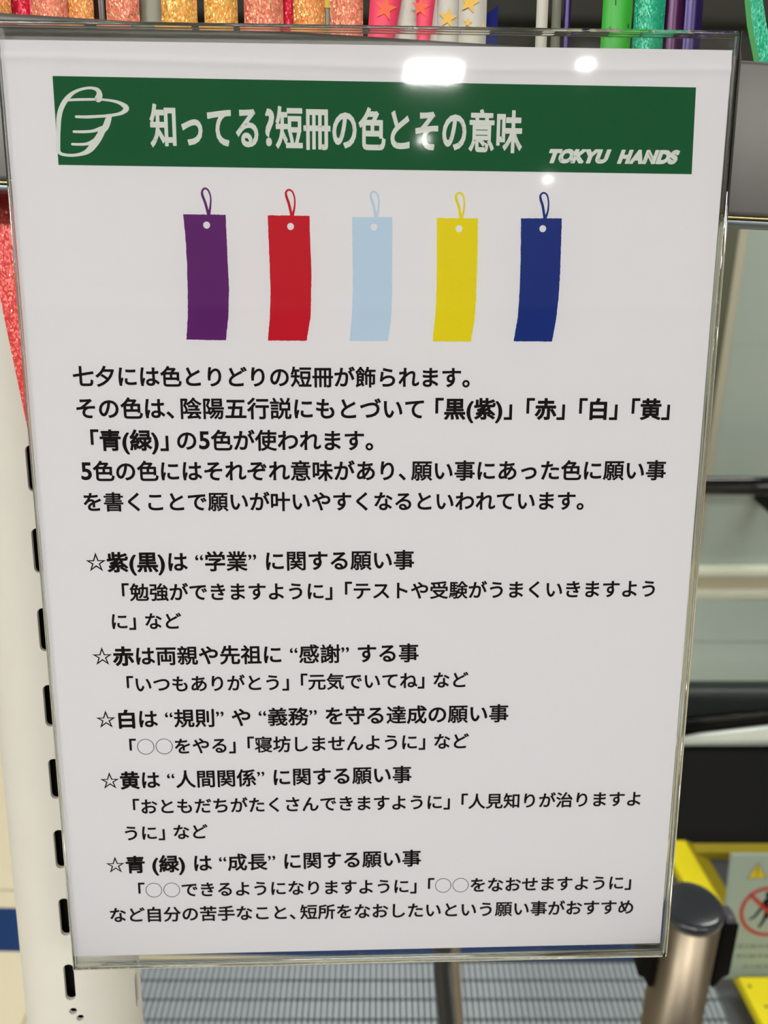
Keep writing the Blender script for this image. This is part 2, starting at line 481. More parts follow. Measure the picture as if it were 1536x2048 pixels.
# ================================================================ RACK FRAME: everything below is in rack millimetres
m_post = mat('post_white', rgb(214, 211, 200), .6, spec=.25, noise=.025, nscale=60)
m_cav = mat('post_inside_shade', rgb(20, 19, 14), .9)
rk = empty('slotted_post', FR)
tag(rk, 'off white slotted metal display post with a column of dark slots, left of the holder', 'post')
PCX, PCZ, PR = -120.7, -52.0, 23.2      # round tube: axis and radius
VT, VB = 175.0, -345.0
def stadium(cx, cy, wd, h, n=8):
    r = wd / 2; s = h / 2 - r
    return [(cx + r * math.cos(math.pi * k / n), cy + s + r * math.sin(math.pi * k / n)) for k in range(n + 1)] + \
           [(cx + r * math.cos(math.pi + math.pi * k / n), cy - s + r * math.sin(math.pi + math.pi * k / n)) for k in range(n + 1)]
def wall_tube(r_out, r_in, n=150):
    v, f = [], []
    for r in (r_out, r_in):
        for y in (VB, VT):
            v += [(PCX + r * math.sin(2 * math.pi * k / n), y, PCZ + r * math.cos(2 * math.pi * k / n)) for k in range(n)]
    for k in range(n):
        q = (k + 1) % n
        f += [(k, q, n + q, n + k), (2 * n + k, 2 * n + q, 3 * n + q, 3 * n + k), (k, q, 2 * n + q, 2 * n + k), (n + k, n + q, 3 * n + q, 3 * n + k)]
    return fixn(mesh('tube', v, f, True))
cut_v, cut_f = [], []
def cutter(pts, M):
    me = prism(pts, PCZ + 12, PCZ + 40)
    k = len(cut_v)
    cut_v.extend(M @ q.co for q in me.vertices); cut_f.extend(tuple(i + k for i in p.vertices) for p in me.polygons)
    bpy.data.meshes.remove(me)
AX = Matrix.Translation((PCX, 0, PCZ))
side = AX @ Matrix.Rotation(R(84), 4, 'Y') @ AX.inverted()
for k in range(-6, 12):
    cy = -7.9 - 29.3 * k
    if k != 7 and cy > VB + 12:      # the two round holes sit where the slot column pauses
        cutter(stadium(-116.0 + .011 * cy, cy, 3.9, 16.4), Matrix.Identity(4))
    if cy > VB + 12:
        cutter(stadium(PCX, cy + 8.0, 4.0, 16.4), side)
cutter(disc(-117.6, -197.0, 1.5, 14), Matrix.Identity(4)); cutter(disc(-115.2, -200.6, 1.4, 14), Matrix.Identity(4))
cme = fixn(mesh('cutter', cut_v, cut_f))
tob = link('tube', mm(wall_tube(PR, PR - 1.6)), m_post, rk)
cob = bpy.data.objects.new('cutter', mm(cme)); COL.objects.link(cob); cob.matrix_world = FR
md = tob.modifiers.new('cut', 'BOOLEAN'); md.operation = 'DIFFERENCE'; md.object = cob; md.solver = 'EXACT'
dg0 = bpy.context.evaluated_depsgraph_get(); dg0.update()
nm = bpy.data.meshes.new_from_object(tob.evaluated_get(dg0))
tob.modifiers.clear(); tob.data = nm
if not nm.materials: nm.materials.append(m_post)
for p in nm.polygons:      # keep the outer wall smooth, slot walls flat
    rr = math.hypot(p.center.x / MM - PCX, p.center.z / MM - PCZ)
    p.use_smooth = False
bpy.data.objects.remove(cob)
print('POST', len(nm.polygons))
link('shade_core', mm(fixn(mesh('core', [(PCX + 14 * math.sin(2 * math.pi * k / 24), y, PCZ + 14 * math.cos(2 * math.pi * k / 24)) for y in (VB + 1, VT - 1) for k in range(24)],
     [(k, (k + 1) % 24, 24 + (k + 1) % 24, 24 + k) for k in range(24)] + [tuple(range(24)), tuple(range(24, 48))], True))), m_cav, rk)  # added dark cylinder, standing in for the shade behind the slots
link('foot_plate', mm(box(PCX - 36, PCX + 36, VB - 4, VB, PCZ - 36, PCZ + 36, .8, 1)), m_post, rk)

m_rail = mat('rail_metal', rgb(112, 111, 108), .45, metal=.55, noise=.05, nscale=25)
m_lip = mat('lip_gold', rgb(196, 178, 120), .2, metal=.9)
m_lip2 = mat('lip_grey', rgb(112, 120, 124), .3, metal=.6)
dr = empty('display_rail', FR)
tag(dr, 'polished grey metal rail running across behind the holder, with thin gold lower lip', 'rail')
def railz(x0, x1, top0, top1, bot0, bot1, z0, z1, bev):
    v = [(x0, bot0, z0), (x1, bot1, z0), (x1, top1, z0), (x0, top0, z0), (x0, bot0, z1), (x1, bot1, z1), (x1, top1, z1), (x0, top0, z1)]
    f = [(0, 3, 2, 1), (4, 5, 6, 7), (0, 1, 5, 4), (1, 2, 6, 5), (2, 3, 7, 6), (3, 0, 4, 7)]
    return mm(bevelled(mesh('rail', v, f), bev, 3))
sl0 = lambda x, a=110.2, ya=146.8, m=-.075: ya + (x - a) * m
bot = lambda x: 111.3 + (x + 108.7) * (-8.7 / 230.1)
XL, XR = -190., 210.
tp = lambda x: 147.0 + (x - 110.2) * -.045
link('rail_body', railz(XL, XR, tp(XL), tp(XR), bot(XL), bot(XR), -14, -3, 1.5), m_rail, dr)
link('gold_lip', railz(XL, XR, bot(XL) + .05 - .1, bot(XR) - .05, bot(XL) - .7, bot(XR) - .7, -13, -2.8, .2), m_lip, dr)
link('lower_lip', railz(XL, XR, bot(XL) - .75, bot(XR) - .75, bot(XL) - 2.4, bot(XR) - 2.4, -14, -4, .3), m_lip2, dr)
link('bracket', mm(box(-103.4, -98, 112.5, 118.5, -34.5, -13.9, .8, 1)), m_rail, dr)
# rod the strips hang from, above the picture, and its arms back to the post
link('hanging_rod', mm(tube([(XL, 205, -26), (XR, 205, -26)], 2.2, 16)), m_rail, dr)
link('rod_arm', mm(box(-139.5, -134.5, 120, 207, -32.4, -28.6, .5, 1)), m_rail, dr)
link('rod_arm', mm(box(-139.5, -134.5, 202, 208, -28.5, -23.8, .5, 1)), m_rail, dr)
m_back = mat('backboard_dark', rgb(50, 49, 42), .6, spec=.2)
bk = empty('backboard', FR)
bk_ = tag(bk, 'dark olive backboard standing behind the hanging strips', 'backboard')
link('board', mm(box(XL - 60, XR + 60, 128, 300, -98, -94, .5, 1)), m_back, bk)
link('support', mm(box(-128, -110, 130, 170, -93.9, -75.6, .5, 1)), m_back, bk)

# ================================================================ HANGING STRIPS
def glitter(name, c1, c2, c3, sc=3000, metal=.2, nstr=.9, spark=.86):
    m = bpy.data.materials.new(name); m.use_nodes = True
    nt = m.node_tree; b = nt.nodes['Principled BSDF']
    tc = nt.nodes.new('ShaderNodeTexCoord')
    mp = nt.nodes.new('ShaderNodeMapping'); mp.inputs['Scale'].default_value = (1, .55, 1)
    mp.inputs['Rotation'].default_value = (0, 0, .5)
    vo = nt.nodes.new('ShaderNodeTexVoronoi'); vo.inputs['Scale'].default_value = sc
    nt.links.new(tc.outputs['Object'], mp.inputs['Vector']); nt.links.new(mp.outputs[0], vo.inputs['Vector'])
    rp = nt.nodes.new('ShaderNodeValToRGB')
    rp.color_ramp.interpolation = 'LINEAR'
    e = rp.color_ramp.elements
    e[0].position = 0; e[0].color = c1
    e[1].position = 1; e[1].color = c3
    k = e.new(.5); k.color = c2
    k2 = e.new(spark); k2.color = c2
    sp = nt.nodes.new('ShaderNodeSeparateColor')
    nt.links.new(vo.outputs['Color'], sp.inputs[0]); nt.links.new(sp.outputs[0], rp.inputs[0])
    nt.links.new(rp.outputs[0], b.inputs['Base Color'])
    b.inputs['Metallic'].default_value = metal; b.inputs['Roughness'].default_value = .3
    # every flake is tipped its own way
    ge = nt.nodes.new('ShaderNodeNewGeometry')
    sb = nt.nodes.new('ShaderNodeVectorMath'); sb.operation = 'SUBTRACT'; sb.inputs[1].default_value = (.5, .5, .5)
    sc_ = nt.nodes.new('ShaderNodeVectorMath'); sc_.operation = 'SCALE'; sc_.inputs['Scale'].default_value = nstr
    ad = nt.nodes.new('ShaderNodeVectorMath'); ad.operation = 'ADD'
    no = nt.nodes.new('ShaderNodeVectorMath'); no.operation = 'NORMALIZE'
    nt.links.new(vo.outputs['Color'], sb.inputs[0]); nt.links.new(sb.outputs[0], sc_.inputs[0])
    nt.links.new(sc_.outputs[0], ad.inputs[0]); nt.links.new(ge.outputs['Normal'], ad.inputs[1])
    nt.links.new(ad.outputs[0], no.inputs[0]); nt.links.new(no.outputs[0], b.inputs['Normal'])
    return m
g_org = glitter('glitter_orange', rgb(250, 120, 70), rgb(255, 176, 100), rgb(255, 252, 160))
g_pnk = glitter('glitter_pink', rgb(250, 104, 100), rgb(252, 156, 120), rgb(255, 246, 180))
g_gld = glitter('glitter_gold', rgb(250, 148, 74), rgb(255, 190, 92), rgb(255, 252, 160))
g_red = glitter('glitter_red', rgb(214, 22, 56), rgb(228, 40, 66), rgb(255, 110, 120), 2200, .2, .6)
g_rose = glitter('glitter_rose', rgb(216, 56, 58), rgb(226, 74, 66), rgb(255, 230, 150), 2600, .1, .35, .96)
g_teal = glitter('glitter_teal', rgb(10, 150, 110), rgb(16, 172, 130), rgb(90, 220, 170), 2600, .1, .4, .9)
m_hot = mat('hot_pink', rgb(250, 66, 104), .5)
m_orst = mat('star_orange', rgb(246, 92, 40), .5)
m_gost = mat('star_gold', rgb(232, 182, 44), .45)
m_wht = mat('white_paper', rgb(206, 202, 190), .5)
m_navy = mat('navy', rgb(16, 26, 104), .7, spec=.15)
m_lime = mat('lime', rgb(52, 178, 48), .45, noise=.05)
m_grnedge = mat('green_edge', rgb(20, 140, 50), .4)
m_grnedge2 = mat('torn_mark', rgb(20, 70, 24), .6)
m_foil = mat('purple_foil', rgb(66, 8, 66), .3, metal=.3)
m_vio = mat('violet_foil', rgb(34, 14, 84), .3, metal=.3)
m_gy = mat('grey_strip', rgb(150, 150, 132), .6)
m_bk = mat('brown_strip', rgb(56, 28, 14), .3)
def strip(label, m, x0, x1, z, y_bot, y_top=204.0, dx=0.0, group=None, wave=.6, cat='paper strip', ph=0., taper=(0, 0), parts=None, name='paper_strip'):
    n = 14
    v, f = [], []
    for i in range(n + 1):
        t = i / n
        y = y_top + (y_bot - y_top) * t
        wz = z + wave * math.sin(t * 5 + ph)
        a, b = x0 + dx * t + taper[0] * t, x1 + dx * t + taper[1] * t
        mid = (a + b) / 2
        for x, q in ((a, 0), (mid, .35), (b, 0)):
            v.append((x, y, wz + q))
        for x, q in ((a, 0), (mid, .35), (b, 0)):
            v.append((x, y, wz + q - .25))
    for i in range(n):
        o = i * 6; p = o + 6
        for k in (0, 1):
            f.append((o + k, p + k, p + k + 1, o + k + 1)); f.append((o + 3 + k, o + 4 + k, p + 4 + k, p + 3 + k))
        f.append((o, o + 3, p + 3, p)); f.append((o + 2, p + 2, p + 5, o + 5))
    f += [(0, 1, 4, 3), (1, 2, 5, 4), (n * 6, n * 6 + 3, n * 6 + 4, n * 6 + 1), (n * 6 + 1, n * 6 + 4, n * 6 + 5, n * 6 + 2)]
    me = mm(fixn(mesh('strip', v, f, True)))
    o = link(name, me, m, None, FR)
    tag(o, label, cat, group)
    return o
GS = 'strips hanging from the rod'
W0 = -20.
SP = [
 ('orange glitter strip at the far left top corner', g_org, -122, -107.2, 0, 120),
 ('plain red glitter strip second from the left edge', g_red, -108.0, -102.3, -1.2, 120),
 ('narrow pink strip beside the red one at the top left', m_hot, -102.3, -101.6, -.8, 120),
 ('wide pink and orange glitter strip left of the dark brown gap', g_pnk, -101.5, -90.6, 0, 120),
 ('golden glitter strip directly left of the dark brown gap', g_org, -90.9, -83.0, -1.0, 120),
 ('dark brown glossy strip between glitter strips at the top left', m_bk, -83.2, -79.1, -2.4, 120),
 ('orange glitter strip between the brown strip and the grey one', g_pnk, -79.2, -69.3, 0, 120),
 ('plain grey strip between two glitter strips', m_gy, -69.6, -62.4, -2.2, 120),
 ('gold glitter strip right of the plain grey strip', g_gld, -62.6, -51.9, 0, 120),
 ('gold glitter strip between two thin dark gaps', g_gld, -49.7, -39.7, 0, 120),
 ('pink flecked glitter strip right of the second dark gap', g_pnk, -37.8, -26.0, 0, 120),
 ('narrow red strip in the middle of the glitter strips', g_red, -26.6, -23.0, -1.0, 120),
 ('orange glitter strip right of the narrow red one', g_org, -23.0, -13.4, 0, 120),
 ('thin grey strip with yellow top between orange glitter strips', m_gy, -13.6, -11.7, -1.4, 120),
 ('last pink glitter strip before the hot pink star strips', g_pnk, -11.8, -1.8, 0, 120),
]
made = []
for i, (lb, m, a, b, dz, yb) in enumerate(SP):
    made.append(strip(lb, m, a, b, W0 + dz, yb, group=GS, ph=i * 1.3))
ytab = mm(box(-13.55, -11.75, 164.5, 172, W0 - .9, W0 - .6)); link('yellow_end', ytab, m_signy, made[13])
def star(cx, cy, r, rot=0):
    return [(cx + (r if k % 2 == 0 else r * .42) * math.sin(rot + math.pi * k / 5), cy + (r if k % 2 == 0 else r * .42) * math.cos(rot + math.pi * k / 5)) for k in range(10)]
def stars(parent, m, lst, z):
    for (x, y, r, ro) in lst:
        link('star', mm(prism(star(x, y, r, ro), z, z + .12)), m, parent)
sa = strip('hot pink strip with an orange star, tapering to the lower left', m_hot, 3.0, 17.0, W0, 120, dx=-4, group=GS, wave=.1, taper=(-2, -12)); stars(sa, m_orst, [(5.0, 164.2, 3.6, .2)], W0 + .5)
sb_ = strip('white strip with grey print behind the two hot pink star strips', m_wht, 2.0, 22.0, W0 - 2, 120, group=GS, wave=.1); stars(sb_, m_gost, [(17.6, 158.6, 2.6, .3)], W0 - 1.5)
sc2 = strip('slim hot pink strip with an orange star, right of the wider one', m_hot, 13.0, 25.0, W0 + .9, 120, dx=-3, group=GS, wave=.1, taper=(6, -8)); stars(sc2, m_orst, [(15.7, 164.4, 3.0, .1)], W0 + 1.4)
sd = strip('white strip with one gold star, left of its twin', m_wht, 15.0, 23.8, W0 - 1, 120, group=GS, wave=.1); stars(sd, m_gost, [(28.5 - 9.5, 150, 2.4, 0)], W0 - .4)
se = strip('white strip with a large gold star in its middle', m_wht, 21.0, 27.5, W0 - .5, 120, group=GS, wave=.1); stars(se, m_gost, [(24.1, 161.9, 3.0, .1)], W0 + .1)
sf = strip('white strip with three gold stars, next to the navy piece', m_wht, 27.4, 36.0, W0 - .2, 120, group=GS, wave=.1); stars(sf, m_gost, [(30.6, 166.2, 3.2, .2), (30.2, 160.6, 1.4, .1), (34.6, 158.8, 1.8, .3)], W0 + .4)
nv = link('paper_strip', mm(prism([(35.6, 120), (39.8, 120), (39.8, 166.4), (35.6, 163.6)], W0 - 2.6, W0 - 2.2)), m_navy, None, FR)
tag(nv, 'navy blue slanted piece at the right end of the gold star strips', 'paper strip', GS)
strip('narrow white strip standing alone against the dark backboard', m_wht, 52.4, 56.0, W0 - 6, 112, group=GS)
strip('thin violet foil strip right of the lone white strip', m_vio, 60.6, 62.8, W0 - 4, 112, group=GS)
strip('blurred grey strip further back, right of the thin violet foil', m_gy, 64.4, 67.6, W0 - 40, 112, group=GS)
lm = strip('bright lime green strip with torn dark specks', m_lime, 71.8, 81.0, W0, 118, group=GS, dx=-.4)
for (x, y, hh) in ((75.4, 167.0, 2.2), (74.0, 158.6, 3.4), (79.8, 160.4, 1.4), (75.0, 153.4, 1.6)):
    link('speck', mm(prism([(x - .10, y - hh / 2), (x + .22, y - hh / 2.6), (x + .06, y + hh / 2), (x - .16, y + hh / 5)], W0 + .75, W0 + .95)), m_grnedge2, lm)
strip('teal glitter ribbon between the lime strip and the purple foil', g_teal, 81.3, 90.8, W0 + .3, 118, group=GS, wave=1.0)
strip('purple foil roll right of the teal ribbon', m_foil, 91.6, 97.8, W0 - 3, 116, group=GS, wave=.3)
strip('blue violet foil roll beside the purple one', m_vio, 97.6, 104.2, W0 - 4, 116, group=GS, wave=.3)
# ribbon at the right top corner, leaning right, with a darker green edge
def lean(pts_l, pts_r, z0, z1, name, m, label=None, parent=None):
    o = link(name, mm(prism(pts_l + pts_r[::-1], z0, z1)), m, parent, FR if parent is None else None)
    if label: tag(o, label, 'ribbon', GS)
    return o
L1 = [(112.5, 205), (115.3, 169.6), (117.0, 161.2), (119.6, 152.8), (123.5, 140)]
L2 = [(114.0, 205), (116.9, 169.6), (118.7, 161.2), (121.4, 152.8), (125.5, 140)]
L3 = [(118.6, 205), (121.0, 169.7), (123.3, 161.2), (126.2, 152.6), (130.5, 140)]
rb = lean(L2, L3, W0 - .3, W0, 'ribbon', g_teal, 'teal glitter ribbon leaning right beside the top right corner of the holder')
lean(L1, L2, W0 - .3, W0 + .1, 'green_edge', m_grnedge, parent=rb)
# long rose strip under the rail, left of the holder
rs = prism([(-135, 200), (-104, 200), (-104.5, 24), (-114.2, 24.6), (-116.6, 44.3), (-118.6, 60), (-121.5, 84), (-126, 112)], W0 - 7.3, W0 - 7.05)
tag(link('paper_strip', mm(rs), g_rose, None, FR), 'long rose red glitter strip hanging down left of the holder over the white post', 'paper strip', GS)

# ================================================================ ACRYLIC HOLDER
def thin_acrylic():
    m = bpy.data.materials.new('acrylic_sheet'); m.use_nodes = True
    nt = m.node_tree; nt.nodes.clear()
    out = nt.nodes.new('ShaderNodeOutputMaterial'); mx = nt.nodes.new('ShaderNodeMixShader')
    tr = nt.nodes.new('ShaderNodeBsdfTransparent'); gl = nt.nodes.new('ShaderNodeBsdfGlossy'); fr = nt.nodes.new('ShaderNodeFresnel')
    tr.inputs[0].default_value = (.985, .988, .982, 1); gl.inputs['Roughness'].default_value = .045
    fr.inputs['IOR'].default_value = 1.49
    mt = nt.nodes.new('ShaderNodeMath'); mt.operation = 'MULTIPLY'; mt.inputs[1].default_value = .55
    nt.links.new(fr.outputs[0], mt.inputs[0]); nt.links.new(mt.outputs[0], mx.inputs[0]); nt.links.new(tr.outputs[0], mx.inputs[1]); nt.links.new(gl.outputs[0], mx.inputs[2])
    nt.links.new(mx.outputs[0], out.inputs[0])
    return m
m_acr = thin_acrylic()
def glass(name, col=(.93, .96, .92, 1)):
    m = bpy.data.materials.new(name); m.use_nodes = True
    b = m.node_tree.nodes['Principled BSDF']
    b.inputs['Base Color'].default_value = col; b.inputs['Roughness'].default_value = .02
    b.inputs['IOR'].default_value = 1.49; b.inputs['Transmission Weight'].default_value = 1
    return m
m_edge = glass('acrylic_edge')
ah = empty('acrylic_holder', FR)
tag(ah, 'clear acrylic sign holder enclosing the printed notice sheet, with thick glassy edges', 'sign holder')
AX0, AX1, AY0, AY1 = -105.0, 107.2, -152.9, 153.2
link('front_panel', mm(box(AX0 + .6, AX1 - 1.4, AY0 + .85, AY1 - 1.3, .62, 1.75)), m_acr, ah)
link('back_panel', mm(box(AX0 + .6, AX1 - 1.4, AY0 + .85, AY1 - 1.3, -1.7, -.5)), m_acr, ah)
link('edge_strip', mm(box(AX0, AX0 + .58, AY0, AY1, -1.8, 1.8, .2, 2)), m_edge, ah)
link('edge_strip', mm(box(AX1 - 1.38, AX1, AY0, AY1, -1.8, 1.8, .3, 2)), m_edge, ah)
link('edge_strip', mm(box(AX0 + .6, AX1 - 1.4, AY0, AY0 + .82, -1.8, 1.8, .25, 2)), m_edge, ah)
link('edge_strip', mm(box(AX0 + .6, AX1 - 1.4, AY1 - 1.28, AY1, .4, 1.8, .35, 2)), m_edge, ah)
link('edge_strip', mm(box(AX0 + .6, AX1 - 1.4, AY1 - 1.28, AY1, -1.8, -.4, .35, 2)), m_edge, ah)

# ================================================================ PRINTED SHEET
m_paper = mat('paper', rgb(227, 224, 229), .7, spec=.15)
m_green = mat('banner_green', rgb(10, 84, 46), .7, spec=.1)
sheet = empty('notice_sheet', FR)
tag(sheet, 'white sheet printed with Japanese text, green banner and five coloured tags, inside clear holder', 'notice')
PXa, PXb, PYa, PYb = -104.3, 105.0, -148.5, 148.5
nx, ny = 8, 60
v, f = [], []
yv = [PYa + (PYb - 14 - PYa) * j / 10 for j in range(11)] + [PYb - 14 + 14 * j / 28 for j in range(1, 29)]
def sheet_z(x, y):
    d = PYb - y
    if d > 13: return 0
    c = 5.2 + .8 * math.sin((x + 40) / 45.)      # ridge line below the top edge
    return .42 * math.exp(-((d - c) / 1.1) ** 2)
nx = 40
for y in yv:
    for i in range(nx + 1):
        x = PXa + (PXb - PXa) * i / nx
        v.append((x, y, sheet_z(x, y)))
n1 = nx + 1
for j in range(len(yv) - 1):
    for i in range(nx):
        f.append((j * n1 + i, j * n1 + i + 1, (j + 1) * n1 + i + 1, (j + 1) * n1 + i))
k = len(v)
v += [(PXa, PYa, -.12), (PXb, PYa, -.12), (PXb, PYb, -.12), (PXa, PYb, -.12)]
f.append((k, k + 3, k + 2, k + 1))
link('paper', mm(mesh('paper', v, f, True)), m_paper, sheet)
bn = link('green_banner', mm(flat([[[(-90.3, 139.2), (95.1, 138.4), (95.7, 114.5), (-90.4, 115.4)]]], .06)), m_green, sheet)
tag(bn, 'green banner with white title')
m_wprint = mat('print_white', rgb(218, 220, 216), .7, spec=.15)

# glyph outlines from Blender's own font stack
EM_INFO = {}
glyphs = {}
def want(ch, off):
    if (ch, off) not in glyphs:
        c = bpy.data.curves.new('glyph', 'FONT')
        c.body = ch; c.size = 1; c.resolution_u = 4; c.dimensions = '2D'; c.fill_mode = 'BOTH'
        o = bpy.data.objects.new('glyph', c); COL.objects.link(o)
        glyphs[(ch, off)] = o
def tokens(s, off, boff):
    out = []; bold = False
    for ch in s:
        if ch == '[': bold = True; continue
        if ch == ']': bold = False; continue
        out.append((ch, boff if bold else off))
    return out
LINES = [
    ('七夕には色とりどりの短冊が飾られます。', -90.68, 54.73, 30.87, 54.46),
    ('その色は、陰陽五行説にもとづいて 「[黒(紫)]」 _「[赤]」 _「[白]」 _「[黄]」', -90.31, 45.00, 94.32, 44.64),
    ('「[青(緑)]」__の5色が使われます。', -86.62, 35.11, 0.93, 34.91),
    ('5色の色にはそれぞれ意味があり、願い事にあった色に願い事', -90.26, 25.41, 94.49, 25.20),
    ('を書くことで願いが叶いやすくなるといわれています。', -90.17, 15.61, 68.56, 15.35),
    ('☆[紫(黒)]は “学業” に関する願い事', -90.82, -4.12, 14.17, -3.92),
    ('「勉強ができますように」 _「テストや受験がうまくいきますよう', -79.98, -14.19, 93.72, -14.26),
    ('に」 など', -83.84, -23.95, -61.41, -24.02),
    ('☆[赤]は両親や先祖に “感謝” する事', -90.90, -35.99, 16.00, -35.82),
    ('「いつもありがとう」 _「元気でいてね」 など', -80.33, -45.92, 32.81, -45.53),
    ('☆[白]は “規則” や “義務” を守る達成の願い事', -91.13, -58.27, 46.68, -57.79),
    ('「○○をやる」 _「寝坊しませんように」 など', -80.74, -68.33, 33.53, -67.77),
    ('☆[黄]は “人間関係” に関する願い事', -91.24, -80.64, 14.08, -79.88),
    ('「おともだちがたくさんできますように」 _「人見知りが治りますよ', -80.85, -90.46, 94.05, -90.49),
    ('うに」 など', -84.19, -100.45, -55.87, -100.22),
    ('☆[青 (緑)] は “成長” に関する願い事', -91.37, -112.58, 17.74, -112.03),
    ('「○○できるようになりますように」 _「○○をなおせますように」', -80.87, -122.64, 92.82, -123.34),
    ('など自分の苦手なこと、短所をなおしたいという願い事がおすすめ', -91.23, -132.19, 94.26, -133.23),
]
BODY_OFF, BOLD_OFF, QUOTE_OFF = .0235, .035, .022
specs = []
for i, (s, x0, y0, x1, y1) in enumerate(LINES):
    q = s[0] not in '☆' and i > 4
    specs.append((tokens(s, QUOTE_OFF if q else BODY_OFF, BOLD_OFF), x0, y0, x1, y1))
TITLE = tokens('知ってる?短冊の色とその意味', .029, .029)
BR1 = [(c, .078) for c in 'TOKYU']; BR2 = [(c, .078) for c in 'HANDS']
for t in [s[0] for s in specs] + [TITLE, BR1, BR2]:
    for ch, of in t:
        if ch not in ' _○':
            want(ch, 0.0 if ch == '☆' else of)
dg = bpy.context.evaluated_depsgraph_get()
gd = {}
base_n = {}
for key, o in glyphs.items():
    me = bpy.data.meshes.new_from_object(o.evaluated_get(dg))
    co = [(q.co.x, q.co.y) for q in me.vertices]
    fc = []
    for p in me.polygons:
        vs = tuple(p.vertices)
        fc.append(vs if p.normal.z >= 0 else vs[::-1])
    if key[0] == '5': co = [(a * 1.1, b * 1.12) for a, b in co]
    if key[0] == '?': co = [(a * 1.25, b * 1.12) for a, b in co]
    base_n[key] = len(co)
    off = key[1] * {'?': 1.0, '5': 1.15, '「': 1.2, '」': 1.2, '“': .4, '”': .4}.get(key[0], 1)
    if off:
        # heavier weight: a band along every outline edge
        cnt_e = {}
        for p in fc:
            for i in range(len(p)):
                e = (p[i], p[(i + 1) % len(p)])
                cnt_e[tuple(sorted(e))] = cnt_e.get(tuple(sorted(e)), 0) + 1
        be = [e for e, c in cnt_e.items() if c == 1]
        per = sum(math.hypot(co[a][0] - co[b][0], co[a][1] - co[b][1]) for a, b in be)
        h = off * (1 if per < 7 else max(.42, 1 - (per - 7) * .034))
        for a, b in be:
            ax, ay = co[a]; bx_, by_ = co[b]
            l = math.hypot(bx_ - ax, by_ - ay)
            if l < 1e-6: continue
            ux, uy = (bx_ - ax) / l * h * .75, (by_ - ay) / l * h * .75
            px, py = -(by_ - ay) / l * h, (bx_ - ax) / l * h
            k = len(co)
            co = co + [(ax - ux + px, ay - uy + py), (ax - ux - px, ay - uy - py), (bx_ + ux - px, by_ + uy - py), (bx_ + ux + px, by_ + uy + py)]
            fc.append((k, k + 1, k + 2, k + 3))
    gd[key] = (co, fc)
    bpy.data.meshes.remove(me)
for o in glyphs.values():
    c = o.data; bpy.data.objects.remove(o); bpy.data.curves.remove(c)
ring_co, ring_fc = [], []
for i in range(40):
    t = 2 * math.pi * i / 40
    ring_co += [(.5 + .46 * math.cos(t), .38 + .46 * math.sin(t)), (.5 + .427 * math.cos(t), .38 + .427 * math.sin(t))]
for i in range(40):
    a, b = 2 * i, 2 * ((i + 1) % 40)
    ring_fc.append((a, b, b + 1, a + 1))
def advance(ch):
    """(advance, shift) in em for CJK typesetting with half-width brackets"""
    if ch == '「': return .5, -.5
    if ch in '」': return .5, 0
    if ch in '。': return .6, 0
    if ch in '、': return .6, 0
    if ch in '“”': return .44, 0
    if ch == '(': return .36, 0
    if ch == ')': return .36, 0
    if ch == '5': return .57, .02
    if ch == '?': return .50, .07
    if ch == ' ': return .3, 0
    if ch == '_': return .1, 0
    return 1.0, 0
def typeset(tk, x0, y0, x1, y1, h, squash=None, adv=advance, shear=0, mid=.38):
    """place glyphs so the inked line runs from (x0,y0) to (x1,y1); y is the em middle"""
    co, fc, x, lay = [], [], 0., []
    for ch, of in tk:
        a, s = adv(ch)
        if ch == '○': gc, gf = ring_co, ring_fc
        elif ch in ' _': gc, gf = [], []
        else:
            gc, gf = gd[(ch, 0.0 if ch == '☆' else of)]
        k = len(co)
        nb0 = base_n.get((ch, 0.0 if ch == '☆' else of), len(gc))
        lay += [0] * nb0 + [1 + (q // 4) % 6 for q in range(len(gc) - nb0)]
        co += [(cx + x + s + shear * (cy - mid), cy) for cx, cy in gc]
        fc += [tuple(i + k for i in p) for p in gf]
        x += a
    mn, mx = min(c[0] for c in co), max(c[0] for c in co)
    L = math.hypot(x1 - x0, y1 - y0)
    sx = L / (mx - mn); sy = squash if squash else sx
    ux, uy = (x1 - x0) / L, (y1 - y0) / L
    v = []
    for (cx, cy), q in zip(co, lay):
        a, b = (cx - mn) * sx, (cy - mid) * sy
        v.append((x0 + ux * a - uy * b, y0 + uy * a + ux * b, h + .003 * q))
    return mm(mesh('print', v, fc)), sx
link('title_text', typeset(TITLE, -63.6, 126.34, 44.59, 125.71, .10, 12.1)[0], m_wprint, bn)
ems = []
for (tk, x0, y0, x1, y1) in specs:
    me, sx = typeset(tk, x0, y0, x1, y1, .06)
    ems.append(round(sx, 2))
    link('text_line', me, m_ink, sheet)
print('EMS', ems)
ladv = lambda ch: ({'T': .62, 'O': .78, 'K': .72, 'Y': .66, 'U': .76, 'H': .80, 'A': .74, 'N': .82, 'D': .76, 'S': .64}[ch], 0)
BRW = 91.74 - 52.64
m1, _ = typeset(BR1, 52.64, 119.15, 71.2, 119.2, .10, 4.7, ladv, .32, .343)
m2, _ = typeset(BR2, 73.0, 119.15, 91.74, 119.2, .10, 4.7, ladv, .32, .343)
link('shop_name', m1, m_wprint, bn); link('shop_name', m2, m_wprint, bn)
